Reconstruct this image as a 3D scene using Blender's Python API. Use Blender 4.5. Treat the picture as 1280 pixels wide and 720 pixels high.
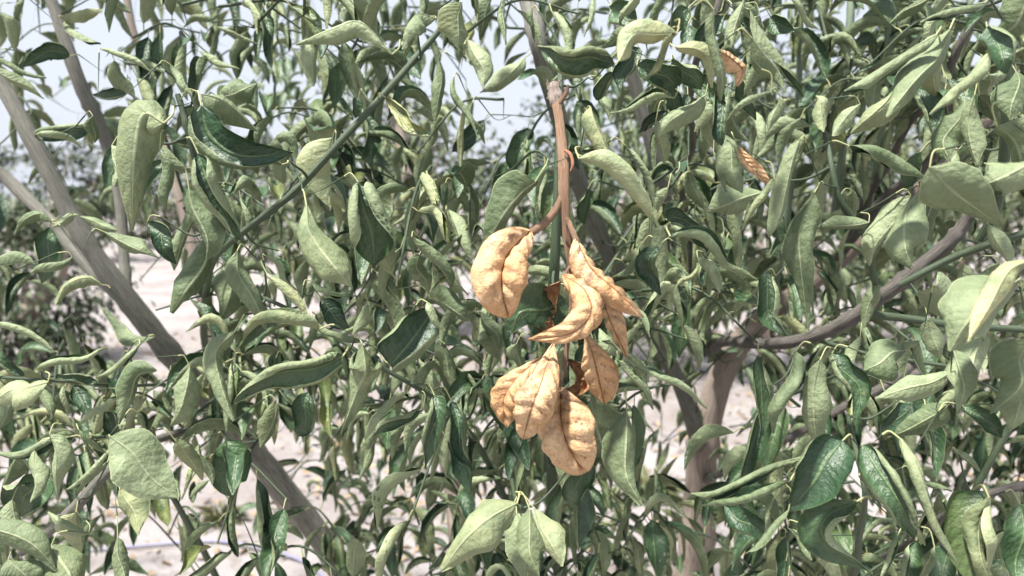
import bpy, math, random
import numpy as np
from mathutils import Vector
R = math.radians
rng = np.random.default_rng(7)
random.seed(7)
scene = bpy.context.scene
for o in list(bpy.data.objects):
    bpy.data.objects.remove(o)
COL = scene.collection

# ---------------------------------------------------------------- camera
FPX, PITCH, CAMZ = 1005.0, R(6.3), 1.5
cam_d = bpy.data.cameras.new('camera')
cam_d.sensor_width = 36.0
cam_d.lens = 36.0 * FPX / 1280.0
cam_d.clip_start, cam_d.clip_end = 0.05, 2000
cam_d.dof.use_dof = True
cam_d.dof.focus_distance = 0.68
cam_d.dof.aperture_fstop = 7.0
cam = bpy.data.objects.new('camera', cam_d)
cam.location = (0, 0, CAMZ)
cam.rotation_euler = (R(90) - PITCH, 0, 0)
COL.objects.link(cam)
scene.camera = cam

# ---------------------------------------------------------------- light
SUN_EL, SUN_ROT = R(66), R(228)
world = bpy.data.worlds.new('World')
scene.world = world
world.use_nodes = True
wn, wl = world.node_tree.nodes, world.node_tree.links
wn.clear()
sky = wn.new('ShaderNodeTexSky')
sky.sky_type = 'NISHITA'
sky.sun_disc = False
sky.sun_elevation = SUN_EL
sky.sun_rotation = SUN_ROT
sky.air_density, sky.dust_density, sky.ozone_density = 1.3, 4.0, 1.0
veil = wn.new('ShaderNodeMix'); veil.data_type = 'RGBA'
veil.inputs[0].default_value = 0.68
veil.inputs[7].default_value = (12.0, 12.7, 14.3, 1)
bg = wn.new('ShaderNodeBackground'); bg.inputs[1].default_value = 0.043
wo = wn.new('ShaderNodeOutputWorld')
wl.new(sky.outputs[0], veil.inputs[6]); wl.new(veil.outputs[2], bg.inputs[0]); wl.new(bg.outputs[0], wo.inputs[0])
sun_d = bpy.data.lights.new('sun', 'SUN')
sun_d.energy = 5.0
sun_d.angle = R(4)
sun_d.color = (1.0, 0.95, 0.88)
sun = bpy.data.objects.new('sun', sun_d)
sv = Vector((math.cos(SUN_EL) * math.sin(SUN_ROT), math.cos(SUN_EL) * math.cos(SUN_ROT), math.sin(SUN_EL)))
sun.rotation_euler = (-sv).to_track_quat('-Z', 'Y').to_euler()
sun.location = (0, 0, 8)
COL.objects.link(sun)
vs = scene.view_settings
vs.view_transform = 'Standard'; vs.look = 'None'; vs.gamma = 1; vs.use_curve_mapping = False
vs.exposure = 1.15

# ---------------------------------------------------------------- helpers
CAM = np.array([0, 0, CAMZ])
FW = np.array([0, math.cos(PITCH), -math.sin(PITCH)])
UP = np.array([0, math.sin(PITCH), math.cos(PITCH)])
RT = np.array([1.0, 0, 0])
def at(x, y, d):
    return CAM + d * (FW + (x - 640) / FPX * RT - (y - 360) / FPX * UP)
def nrm(v):
    return v / (np.linalg.norm(v, axis=-1, keepdims=True) + 1e-12)
def catmull(P, n):
    P = np.asarray(P, float)
    if len(P) == 2:
        t = np.linspace(0, 1, n)[:, None]
        return P[0] * (1 - t) + P[1] * t
    Q = np.vstack([2 * P[0] - P[1], P, 2 * P[-1] - P[-2]])
    seg = len(P) - 1
    u = np.linspace(0, seg - 1e-9, n)
    i = u.astype(int); f = (u - i)[:, None]
    a, b, c, d = Q[i], Q[i + 1], Q[i + 2], Q[i + 3]
    return 0.5 * (2 * b + (c - a) * f + (2 * a - 5 * b + 4 * c - d) * f ** 2 + (3 * b - a - 3 * c + d) * f ** 3)

class MB:
    """collects sheets and tubes, links them as one mesh object"""
    def __init__(s):
        s.v, s.f, s.m, s.uv, s.tone, s.n = [], [], [], [], [], 0
    def add(s, v, f, m, uv, tone=0.0):
        v = np.asarray(v, float)
        s.v.append(v); s.f.append(np.asarray(f, np.int64) + s.n)
        s.m.append(np.full(len(f), m, np.int32) if np.isscalar(m) else np.asarray(m, np.int32))
        s.uv.append(np.asarray(uv, float)); s.tone.append(np.full(len(v), float(tone)))
        s.n += len(v)
    def build(s, name, mats, parent=None, origin=None, smooth=True):
        V = np.vstack(s.v); F = np.vstack(s.f); M = np.concatenate(s.m); UV = np.vstack(s.uv); T = np.concatenate(s.tone)
        if origin is None: origin = V[0].copy()
        origin = np.asarray(origin, float)
        me = bpy.data.meshes.new(name)
        me.vertices.add(len(V)); me.vertices.foreach_set('co', (V - origin).astype(np.float32).ravel())
        nl = F.shape[1]
        me.loops.add(F.size); me.loops.foreach_set('vertex_index', F.astype(np.int32).ravel())
        me.polygons.add(len(F))
        me.polygons.foreach_set('loop_start', np.arange(0, F.size, nl, dtype=np.int32))
        me.polygons.foreach_set('loop_total', np.full(len(F), nl, np.int32))
        for mt in mats: me.materials.append(mt)
        me.polygons.foreach_set('material_index', M)
        me.polygons.foreach_set('use_smooth', np.full(len(F), smooth))
        a = me.attributes.new('luv', 'FLOAT_VECTOR', 'POINT'); a.data.foreach_set('vector', UV.astype(np.float32).ravel())
        a = me.attributes.new('tone', 'FLOAT', 'POINT'); a.data.foreach_set('value', T.astype(np.float32))
        me.update(calc_edges=True)
        ob = bpy.data.objects.new(name, me)
        COL.objects.link(ob)
        place(ob, origin, parent)
        return ob
ORIG = {}
def place(ob, origin, parent):
    origin = np.asarray(origin, float)
    if parent is not None:
        ob.parent = parent
        ob.location = origin - ORIG[parent.name]
    else:
        ob.location = origin
    ORIG[ob.name] = origin
def empty(name, loc, parent=None):
    e = bpy.data.objects.new(name, None); e.empty_display_size = 0.1
    COL.objects.link(e); place(e, loc, parent)
    return e
def tag(o, label=None, cat=None, group=None, kind=None):
    if label: o['label'] = label
    if cat: o['category'] = cat
    if group: o['group'] = group
    if kind: o['kind'] = kind
    return o

# ---------------------------------------------------------------- materials
def newmat(name):
    m = bpy.data.materials.new(name); m.use_nodes = True
    nt = m.node_tree
    b = nt.nodes['Principled BSDF']
    return m, nt.nodes, nt.links, b
def mth(n, l, op, a, b=None, c=None, clamp=False):
    q = n.new('ShaderNodeMath'); q.operation = op; q.use_clamp = clamp
    for i, x in enumerate((a, b, c)):
        if x is None: continue
        if isinstance(x, (int, float)): q.inputs[i].default_value = x
        else: l.new(x, q.inputs[i])
    return q.outputs[0]
def mix(n, l, f, a, b):
    q = n.new('ShaderNodeMix'); q.data_type = 'RGBA'
    for i, x in ((0, f), (6, a), (7, b)):
        if isinstance(x, (int, float)): q.inputs[i].default_value = x
        elif isinstance(x, tuple): q.inputs[i].default_value = (*x, 1)
        else: l.new(x, q.inputs[i])
    return q.outputs[2]
def noise(n, l, vec, scale, detail=3, rough=0.55):
    q = n.new('ShaderNodeTexNoise'); q.inputs['Scale'].default_value = scale
    q.inputs['Detail'].default_value = detail; q.inputs['Roughness'].default_value = rough
    if vec is not None: l.new(vec, q.inputs['Vector'])
    return q.outputs['Fac']
def smooth(n, l, x, lo, hi):
    q = n.new('ShaderNodeMapRange'); q.interpolation_type = 'SMOOTHSTEP'
    l.new(x, q.inputs[0]); q.inputs[1].default_value = lo; q.inputs[2].default_value = hi
    return q.outputs[0]
def attrs(n, l):
    a = n.new('ShaderNodeAttribute'); a.attribute_name = 'luv'
    sp = n.new('ShaderNodeSeparateXYZ'); l.new(a.outputs['Vector'], sp.inputs[0])
    t = n.new('ShaderNodeAttribute'); t.attribute_name = 'tone'
    return sp.outputs[0], sp.outputs[1], sp.outputs[2], t.outputs['Fac']
def objco(n):
    return n.new('ShaderNodeTexCoord').outputs['Object']

def leaf_mat(name, A, B, rib, yellow, rough, spec, bump):
    m, n, l, b = newmat(name)
    t, s, r, tone = attrs(n, l)
    g = n.new('ShaderNodeNewGeometry').outputs['Position']
    sa = mth(n, l, 'ABSOLUTE', s)
    c = mix(n, l, r, A, B)
    blot = noise(n, l, g, 38, 3)
    c = mix(n, l, mth(n, l, 'MULTIPLY', smooth(n, l, blot, .42, .78), .38), c, tuple(min(1, x * 1.7 + .03) for x in B))
    fine = noise(n, l, g, 210, 2)
    c = mix(n, l, mth(n, l, 'MULTIPLY', fine, .35), c, tuple(x * .62 for x in A))
    # side veins slant forward from the midrib
    ph = mth(n, l, 'SUBTRACT', mth(n, l, 'MULTIPLY', t, 11.0), mth(n, l, 'MULTIPLY', sa, 2.1))
    ph = mth(n, l, 'ADD', ph, mth(n, l, 'MULTIPLY', noise(n, l, g, 40, 2), 1.6))
    vein = mth(n, l, 'PINGPONG', ph, 0.5)
    vm = mth(n, l, 'SUBTRACT', 1.0, smooth(n, l, vein, 0.0, 0.14))
    vm = mth(n, l, 'MULTIPLY', vm, mth(n, l, 'SUBTRACT', 1.0, sa))
    ribm = mth(n, l, 'SUBTRACT', 1.0, smooth(n, l, sa, 0.02, 0.075))
    edge = smooth(n, l, sa, .93, 1.0)
    c = mix(n, l, mth(n, l, 'MULTIPLY', vm, .12), c, rib)
    c = mix(n, l, mth(n, l, 'MULTIPLY', ribm, .5), c, rib)
    c = mix(n, l, mth(n, l, 'MULTIPLY', edge, .5), c, rib)
    yb = mth(n, l, 'MULTIPLY', tone, smooth(n, l, noise(n, l, g, 55, 2), .25, .6))
    c = mix(n, l, mth(n, l, 'MULTIPLY', yb, 1.0, clamp=True), c, yellow)
    br = mth(n, l, 'MULTIPLY', smooth(n, l, noise(n, l, g, 90, 3), .70, .80), .55)
    c = mix(n, l, br, c, (.26, .19, .10))
    l.new(c, b.inputs['Base Color'])
    b.inputs['Roughness'].default_value = rough
    b.inputs['Specular IOR Level'].default_value = spec
    bp = n.new('ShaderNodeBump'); bp.inputs['Strength'].default_value = bump; bp.inputs['Distance'].default_value = .0022
    h = mth(n, l, 'ADD', mth(n, l, 'MULTIPLY', vein, .30), mth(n, l, 'MULTIPLY', noise(n, l, g, 85, 5, .6), 3.0))
    h = mth(n, l, 'ADD', h, mth(n, l, 'MULTIPLY', ribm, .6))
    l.new(h, bp.inputs['Height']); l.new(bp.outputs[0], b.inputs['Normal'])
    return m
M_UP = leaf_mat('leaf_upper', (.020, .052, .027), (.056, .108, .044), (.17, .24, .11), (.30, .30, .09), .40, .5, .55)
M_LO = leaf_mat('leaf_lower', (.075, .112, .050), (.255, .305, .175), (.40, .44, .27), (.45, .44, .22), .62, .35, .6)
M_PET = leaf_mat('leaf_stalk', (.24, .28, .13), (.36, .37, .20), (.36, .38, .18), (.4, .3, .12), .5, .4, .2)

def dry_mat(name, A, B, stain, rib):
    m, n, l, b = newmat(name)
    t, s, r, tone = attrs(n, l)
    g = n.new('ShaderNodeNewGeometry').outputs['Position']
    sa = mth(n, l, 'ABSOLUTE', s)
    c = mix(n, l, smooth(n, l, noise(n, l, g, 30, 4), .3, .7), A, B)
    st = smooth(n, l, noise(n, l, g, 70, 4, .65), .52, .68)
    top = mth(n, l, 'SUBTRACT', 1.15, t)
    c = mix(n, l, mth(n, l, 'MULTIPLY', mth(n, l, 'MULTIPLY', st, top, clamp=True), .75), c, stain)
    c = mix(n, l, mth(n, l, 'MULTIPLY', smooth(n, l, noise(n, l, g, 260, 3), .45, .7), .35), c, tuple(x * .55 for x in A))
    ribm = mth(n, l, 'SUBTRACT', 1.0, smooth(n, l, sa, 0.015, 0.07))
    c = mix(n, l, mth(n, l, 'MULTIPLY', ribm, .8), c, rib)
    edge = smooth(n, l, sa, .9, 1.0)
    c = mix(n, l, mth(n, l, 'MULTIPLY', edge, .35), c, rib)
    l.new(c, b.inputs['Base Color']); b.inputs['Roughness'].default_value = .6
    b.inputs['Specular IOR Level'].default_value = .3
    ph = mth(n, l, 'SUBTRACT', mth(n, l, 'MULTIPLY', t, 8.0), mth(n, l, 'MULTIPLY', sa, 1.6))
    vein = mth(n, l, 'PINGPONG', ph, 0.5)
    bp = n.new('ShaderNodeBump'); bp.inputs['Strength'].default_value = .8; bp.inputs['Distance'].default_value = .003
    h = mth(n, l, 'ADD', mth(n, l, 'MULTIPLY', vein, .8), mth(n, l, 'MULTIPLY', noise(n, l, g, 110, 4), 1.6))
    l.new(h, bp.inputs['Height']); l.new(bp.outputs[0], b.inputs['Normal'])
    return m
M_DRYL = dry_mat('dried_leaf_outside', (.42, .235, .105), (.60, .41, .24), (.17, .10, .08), (.16, .06, .025))
M_DRYU = dry_mat('dried_leaf_inside', (.27, .13, .06), (.34, .19, .09), (.2, .12, .08), (.14, .05, .02))

def bark_mat(name, A, B, C, crack, bump=.8, rough=.8, along=2.6, around=2.6):
    m, n, l, b = newmat(name)
    t, s, r, tone = attrs(n, l)
    cv = n.new('ShaderNodeCombineXYZ')
    l.new(mth(n, l, 'MULTIPLY', t, along), cv.inputs[0])
    l.new(mth(n, l, 'MULTIPLY', mth(n, l, 'SINE', s), around), cv.inputs[1])
    l.new(mth(n, l, 'MULTIPLY', mth(n, l, 'COSINE', s), around), cv.inputs[2])
    f1 = noise(n, l, cv.outputs[0], 5, 5, .65)
    f2 = noise(n, l, cv.outputs[0], 1.6, 3)
    f3 = noise(n, l, objco(n), 300, 3)
    c = mix(n, l, smooth(n, l, f2, .35, .65), A, B)
    c = mix(n, l, mth(n, l, 'MULTIPLY', smooth(n, l, f1, .52, .70), .8), c, C)
    c = mix(n, l, mth(n, l, 'MULTIPLY', smooth(n, l, f1, .47, .33), crack), c, tuple(x * .3 for x in A))
    c = mix(n, l, mth(n, l, 'MULTIPLY', f3, .3), c, tuple(x * .5 for x in A))
    l.new(c, b.inputs['Base Color']); b.inputs['Roughness'].default_value = rough
    bp = n.new('ShaderNodeBump'); bp.inputs['Strength'].default_value = bump; bp.inputs['Distance'].default_value = .004
    l.new(f1, bp.inputs['Height']); l.new(bp.outputs[0], b.inputs['Normal'])
    return m
M_BARKG = bark_mat('bark_grey', (.165, .165, .14), (.24, .235, .20), (.37, .355, .31), .85)
M_BARKP = bark_mat('bark_pinkish', (.30, .245, .205), (.38, .315, .27), (.50, .43, .38), .6)
M_BARKD = bark_mat('bark_dark', (.15, .14, .13), (.21, .19, .17), (.38, .34, .29), .95, 1.0)
M_STEM = bark_mat('green_stem', (.032, .058, .030), (.058, .088, .044), (.13, .16, .085), .4, .35, .5)
M_STEML = bark_mat('pale_green_stem', (.16, .22, .16), (.20, .26, .18), (.3, .34, .25), .3, .3, .55)
M_DRYS = bark_mat('dry_stem', (.36, .205, .12), (.47, .30, .195), (.60, .45, .34), .8, .9, .7)
M_SNAP = bark_mat('snapped_wood', (.40, .31, .26), (.54, .45, .40), (.70, .63, .58), .8, 1.0, .8)
M_BUD = bark_mat('dry_bud', (.30, .12, .07), (.36, .16, .09), (.42, .25, .15), .5, .4, .6)

# ---------------------------------------------------------------- shapes
def grid_faces(a, b, off=0, flip=False):
    i = np.arange(a * b).reshape(a, b) + off
    q = np.stack([i[:-1, :-1], i[1:, :-1], i[1:, 1:], i[:-1, 1:]], -1).reshape(-1, 4)
    return q[:, ::-1] if flip else q
_FC = {}
def gf(a, b, off, flip):
    k = (a, b, off, flip)
    if k not in _FC: _FC[k] = grid_faces(*k)
    return _FC[k]

def tube(mb, pts, rad, mat=0, n=24, sides=8, rough=0.0, tone=0.0, resample=True):
    P = catmull(pts, n) if resample else np.asarray(pts, float)
    n = len(P)
    rad = np.interp(np.linspace(0, 1, n), np.linspace(0, 1, len(rad)), rad)
    T = nrm(np.gradient(P, axis=0))
    a = np.array([.31, .2, .93]); 
    if abs(T[0] @ a) > .95: a = np.array([1., 0, 0])
    N = nrm(np.cross(T, a)); 
    for i in range(1, n):
        v = N[i - 1] - T[i] * (N[i - 1] @ T[i]); N[i] = v / (np.linalg.norm(v) + 1e-12)
    B = np.cross(T, N)
    ang = np.linspace(0, 2 * np.pi, sides + 1)
    rr = rad[:, None] * (1 + rough * rng.normal(size=(n, sides + 1)))
    rr[:, -1] = rr[:, 0]
    V = P[:, None] + rr[..., None] * (np.cos(ang)[None, :, None] * N[:, None] + np.sin(ang)[None, :, None] * B[:, None])
    L = np.concatenate([[0], np.cumsum(np.linalg.norm(np.diff(P, axis=0), axis=1))]) * 4 + rng.random() * 50
    uv = np.stack([np.repeat(L[:, None], sides + 1, 1), np.repeat(ang[None], n, 0), np.full((n, sides + 1), rng.random())], -1)
    F = grid_faces(n, sides + 1)
    mb.add(V.reshape(-1, 3), F, mat, uv.reshape(-1, 3), tone)
    for e, k in ((0, 1), (n - 1, -1)):     # closed ends
        V2 = np.vstack([V[e], P[e] + T[e] * (-k) * rad[e] * .35])
        idx = np.arange(sides)
        Fq = np.stack([idx, idx + 1, np.full(sides, sides + 1), np.full(sides, sides + 1)], -1)
        # degenerate quads avoided: fan made of pairs
        Fq = np.stack([np.arange(0, sides, 2), np.arange(1, sides, 2), np.arange(2, sides + 1, 2), np.full(sides // 2, sides + 1)], -1)
        if k == 1: Fq = Fq[:, ::-1]
        mb.add(V2, Fq[:, ::-1], mat, np.vstack([uv[e], uv[e][:1]]), tone)
    return P

def profile(t, peak=.45, tip=.8):
    e = math.log(.5) / math.log(peak)
    return np.sin(np.pi * np.clip(t, 0, 1) ** e) ** tip

def leaf(mb, spine, side_view, face, curl, w, nt=16, ns=5, roll=0.0, fold=0.0, p=1.0, quilt=.004, wave=.05,
         kt=None, asym=None, petiole=None, tone=0.0, mats=(0, 1, 2), peak=.45, thick=.0005, normal=None, twist=0.0, tipx=.9):
    """spine: control points; face 'u'/'l': which side looks along side_view; w: half width / length"""
    t = np.linspace(0, 1, nt)
    P = catmull(spine, nt)
    L = np.linalg.norm(np.diff(P, axis=0), axis=1).sum()
    T = nrm(np.gradient(P, axis=0))
    V = side_view if normal is None else normal
    N = nrm(V - T * (T @ V)[:, None])
    if face == 'l' and normal is None: N = -N
    if roll or wave:
        ang = R(roll) + twist * (t - .4) + wave * 3 * np.sin(t * 3.1 + rng.random() * 6)
        B = np.cross(T, N)
        N = N * np.cos(ang)[:, None] + B * np.sin(ang)[:, None]
    S = np.cross(T, N)
    hw = w * L * profile(t, peak, tipx)
    hw = np.maximum(hw, .0006)
    if asym is None: asym = rng.uniform(-.22, .22)
    k = np.ones(nt) if kt is None else np.interp(t, np.linspace(0, 1, len(kt)), kt)
    ss = np.linspace(0, 1, ns + 1)
    rel = (hw / hw.max()) ** .7
    out = np.zeros((nt, 2 * ns + 1, 3)); nor = np.zeros_like(out)
    sv = np.zeros(2 * ns + 1)
    ph = rng.random(4) * 6.3
    for sg in (-1, 1):
        C = min(curl * (1 + sg * asym), 3.9)
        inner = (asym >= 0) == (sg > 0)          # one margin rolls up inside the other
        if not inner: C = min(C, 2.7)
        sp_ = .45 if inner and C > 2.2 else 0.0
        x = np.zeros(nt); z = np.zeros(nt)
        ew = 1 + wave * .7 * np.sin(t * 7 + ph[0] + sg) + wave * .45 * np.sin(t * 23 + ph[1] * sg)
        for j in range(0, ns + 1):
            s = ss[j]
            f = fold + C * (s ** p) * (1 + sp_ * s * s) * k * rel * (1 + wave * 2 * np.sin(t * 7 + ph[2] * sg))
            if j > 0:
                sm = (ss[j] + ss[j - 1]) / 2
                fm = fold + C * (sm ** p) * (1 + sp_ * sm * sm) * k * rel * (1 + wave * 2 * np.sin(t * 7 + ph[2] * sg))
                ds = (ss[j] - ss[j - 1]) * hw * ew
                x = x + np.cos(fm) * ds; z = z + np.sin(fm) * ds
            q = quilt * np.sin(np.pi * np.clip(s * 1.1, 0, 1)) * np.abs(np.sin(np.pi * (t * 6.5 - s * 1.2 + ph[3] * .3))) * (rel)
            q = q + wave * L * .22 * s * np.sin(t * 5.3 + ph[0] * sg + s * 2) * np.sin(t * 3.3 + ph[2] + s * 3.1 * sg)
            q = q + wave * L * .10 * s * s * np.sin(t * 13 + ph[1] * sg + sg)
            nn = -np.sin(f)[:, None] * S * sg + np.cos(f)[:, None] * N
            j2 = ns + sg * j
            out[:, j2] = P + S * (sg * x)[:, None] + N * z[:, None] - nn * q[:, None] * (1 if quilt >= 0 else -1)
            nor[:, j2] = nn; sv[j2] = sg * s
    rnd = rng.random()
    uv = np.stack([np.repeat(t[:, None], 2 * ns + 1, 1), np.repeat(sv[None], nt, 0), np.full((nt, 2 * ns + 1), rnd)], -1).reshape(-1, 3)
    th = thick * (1 - .35 * np.abs(sv) ** 3)[None, :, None]
    up = (out + nor * th / 2).reshape(-1, 3); lo = (out - nor * th / 2).reshape(-1, 3)
    m = 2 * ns + 1
    mb.add(up, gf(nt, m, 0, True), mats[0], uv, tone)
    mb.add(lo, gf(nt, m, 0, False), mats[1], uv, tone)
    if petiole is not None:
        E = np.asarray(petiole, float)
        d = P[0] - E
        dist = np.linalg.norm(d)
        mid = P[0] - T[0] * dist * .45
        pr = max(.0005, min(.0009, .009 * L))
        # stalk runs on as the midrib on the lower side
        j = max(2, int(nt * .55))
        pts = np.vstack([E, (E + mid) / 2 + np.array([0, 0, .002]), P[0] - (nor[0, ns]) * pr * .3])
        tube(mb, pts, [pr * 1.25, pr, pr * .9], mats[2], n=8, sides=6, tone=tone)
        tube(mb, P[:j] - nor[:j, ns] * (thick * .5), np.linspace(pr * .75, pr * .15, 4), mats[1], sides=6, tone=tone, resample=False)
    return P

# ================================================================ ground
def gh(x, y):
    return (.03 * np.sin(x * 1.3 + .7) * np.cos(y * .9) + .018 * np.sin(x * 3.7 + y * 2.9) + .010 * np.sin(x * 9.1 - y * 7.3)) * np.clip(y / 2, .2, 1)
m, n, l, b = newmat('dusty_soil')
g = objco(n)
n1 = noise(n, l, g, 1.2, 5, .6); n2 = noise(n, l, g, 9, 5, .65); n3 = noise(n, l, g, 60, 4, .7)
c = mix(n, l, smooth(n, l, n1, .35, .65), (.235, .21, .205), (.32, .30, .30))
c = mix(n, l, mth(n, l, 'MULTIPLY', smooth(n, l, n2, .5, .68), .55), c, (.15, .115, .09))
c = mix(n, l, mth(n, l, 'MULTIPLY', smooth(n, l, n3, .56, .7), .5), c, (.22, .18, .13))
l.new(c, b.inputs['Base Color']); b.inputs['Roughness'].default_value = .95
bp = n.new('ShaderNodeBump'); bp.inputs['Distance'].default_value = .03; bp.inputs['Strength'].default_value = .8
l.new(mth(n, l, 'ADD', n2, mth(n, l, 'MULTIPLY', n3, .5)), bp.inputs['Height']); l.new(bp.outputs[0], b.inputs['Normal'])
M_SOIL = m
xs = np.concatenate([[-600, -200, -60, -25], np.linspace(-12, 12, 121), [25, 60, 200, 600]])
ys = np.concatenate([[-40, -8, -2], np.linspace(0, 16, 81), [22, 40, 90, 250, 900]])
X, Y = np.meshgrid(xs, ys, indexing='ij')
mb = MB()
G = np.stack([X, Y, gh(X, Y)], -1).reshape(-1, 3)
mb.add(G, grid_faces(len(xs), len(ys)), 0, np.zeros_like(G))
ground = mb.build('ground', [M_SOIL], origin=(0, 0, 0)); tag(ground, kind='structure')

def simple_mat(name, A, B, scale, rough=.6, spec=.4):
    m, n, l, b = newmat(name)
    t, s, r, tone = attrs(n, l)
    c = mix(n, l, r, A, B)
    c = mix(n, l, mth(n, l, 'MULTIPLY', noise(n, l, objco(n), scale, 3), .4), c, tuple(x * .5 for x in A))
    l.new(c, b.inputs['Base Color']); b.inputs['Roughness'].default_value = rough
    b.inputs['Specular IOR Level'].default_value = spec
    return m
M_FAR = simple_mat('far_leaf', (.035, .060, .030), (.11, .135, .07), 8)
M_FARP = simple_mat('far_leaf_pale', (.08, .105, .058), (.19, .21, .12), 8)
M_LIT = simple_mat('litter_leaf', (.26, .18, .10), (.42, .33, .22), 30, .8)
M_WEED = simple_mat('weed_blade', (.10, .13, .06), (.26, .25, .13), 20, .7)
M_HOSE = simple_mat('hose_plastic', (.20, .20, .30), (.24, .24, .34), 40, .45)

# small bent leaves for crowns far off, made all at once
def far_leaves(mb, P, D, Ln, mat=0, droop=.5, w=.25):
    """P base points, D directions, Ln lengths"""
    k = len(P)
    U = np.array([0, 0, 1.0])
    S = nrm(np.cross(D, U) + rng.normal(size=(k, 3)) * .5); S = nrm(S - D * (S * D).sum(1, keepdims=True))
    N = np.cross(S, D)
    D2 = nrm(D - U * droop)
    q = Ln[:, None]
    a = P; m1 = P + D * q * .5; e = m1 + D2 * q * .5
    up = N * q * rng.uniform(.02, .22, (k, 1))
    V = np.stack([a, m1 - S * q * w + up, m1 - N * q * .02, m1 + S * q * w + up, e], 1)
    V = V.reshape(-1, 3)
    i = np.arange(k)[:, None] * 5
    f = np.concatenate([i + np.array([[0, 1, 4, 2]]), i + np.array([[0, 2, 4, 3]])])
    r = np.repeat(np.clip(rng.normal(.5, .28, k), 0, 1), 5)
    uv = np.stack([np.zeros(5 * k), np.zeros(5 * k), r], -1)
    mb.add(V, f, mat, uv)

def orchard_tree(px, depth, height, width, nleaf, label, pale=False, seed=0, skirt=.12, lsize=.085):
    global rng
    old = rng; rng = np.random.default_rng(100 + seed)
    x = (px - 640) / FPX * depth
    y = depth
    base = np.array([x, y, float(gh(np.array(x), np.array(y))) - .02])
    root = empty('orchard_tree', base)
    tag(root, label, 'tree', 'citrus trees of the orchard behind')
    tb = MB()
    fork = base + np.array([0, 0, height * .28])
    tube(tb, [base - [0, 0, .05], base + [.03, 0, height * .14], fork], [.085, .07, .065], 0, 10, 8, .04)
    ends = []
    for i in range(7):
        a = i * 2.4 + rng.random()
        e = fork + np.array([math.cos(a) * width * .33, math.sin(a) * width * .33, height * rng.uniform(.35, .62)])
        mid = fork * .5 + e * .5 + np.array([math.cos(a) * .1, math.sin(a) * .1, -.05])
        tube(tb, [fork - [0, 0, .03], mid, e], [.05, .032, .012], 0, 10, 6, .03)
        ends += [mid, e]
    tb.build('trunk', [M_BARKP], root, base)
    cb = MB()
    # clumps spread through the crown's volume, then leaves round each clump
    nc = nleaf // 26
    u = nrm(rng.normal(size=(nc, 3))); rad = rng.uniform(.35, 1.0, (nc, 1)) ** .5
    lump = 1 + .22 * np.sin(u[:, :1] * 5 + seed) * np.cos(u[:, 1:2] * 6 + u[:, 2:] * 4)
    zc = height * (.5 + skirt * .5)
    C = base + np.array([0, 0, zc]) + u * rad * lump * np.array([width / 2, width / 2, height * (.5 - skirt * .5)])
    C[:, 2] = np.maximum(C[:, 2], base[2] + skirt * height * .6 + .1)
    idx = rng.integers(0, nc, nleaf)
    off = rng.normal(size=(nleaf, 3)) * np.array([.13, .13, .12])
    P = C[idx] + off
    D = nrm(nrm(P - base - [0, 0, zc * .8]) * .7 + rng.normal(size=(nleaf, 3)) * .5 + np.array([0, 0, -.55]))
    far_leaves(cb, P, D, rng.uniform(.7, 1.25, nleaf) * lsize)
    cr = cb.build('crown', [M_FARP if pale else M_FAR], root, base + [0, 0, zc])
    rng = old
    return root

orchard_tree(22, 7.0, 1.55, 1.35, 3600, 'bushy citrus tree on bare soil beyond the grey leaning limb', seed=1, skirt=.05)
orchard_tree(205, 26, 3.0, 4.0, 3600, 'distant citrus tree across the open dusty alley', seed=2, pale=True, skirt=.1, lsize=.2)
orchard_tree(70, 19, 3.0, 3.4, 3000, 'distant citrus tree at the far end of the alley, beside the leaning limb', seed=12, skirt=.08, lsize=.17)
orchard_tree(330, 20, 3.2, 3.6, 3000, 'distant dark citrus tree at the far end of the alley, behind the long green twig', seed=13, skirt=.08, lsize=.17)
orchard_tree(-230, 9.5, 2.8, 2.6, 3000, 'dark citrus tree next to the bushy one on the bare soil', seed=3, lsize=.11)
orchard_tree(470, 9.5, 2.75, 2.4, 4200, 'pale citrus tree showing through the gap left of the withered twig', seed=4, pale=True, skirt=.1, lsize=.11)
orchard_tree(705, 7.6, 2.3, 2.3, 4200, 'citrus tree standing behind the withered twig', seed=5, skirt=.12, lsize=.1)
orchard_tree(960, 6.6, 2.5, 2.3, 4200, 'green citrus tree behind the thick pinkish trunk', seed=6, skirt=.2, lsize=.09)
orchard_tree(1190, 8.2, 2.7, 2.6, 4200, 'pale citrus tree behind the rough dark limb', seed=7, pale=True, skirt=.12, lsize=.1)
orchard_tree(1420, 6.9, 2.6, 2.4, 3000, 'dark citrus tree beyond the curled leaves at the end of the row', seed=8, lsize=.1)

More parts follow.
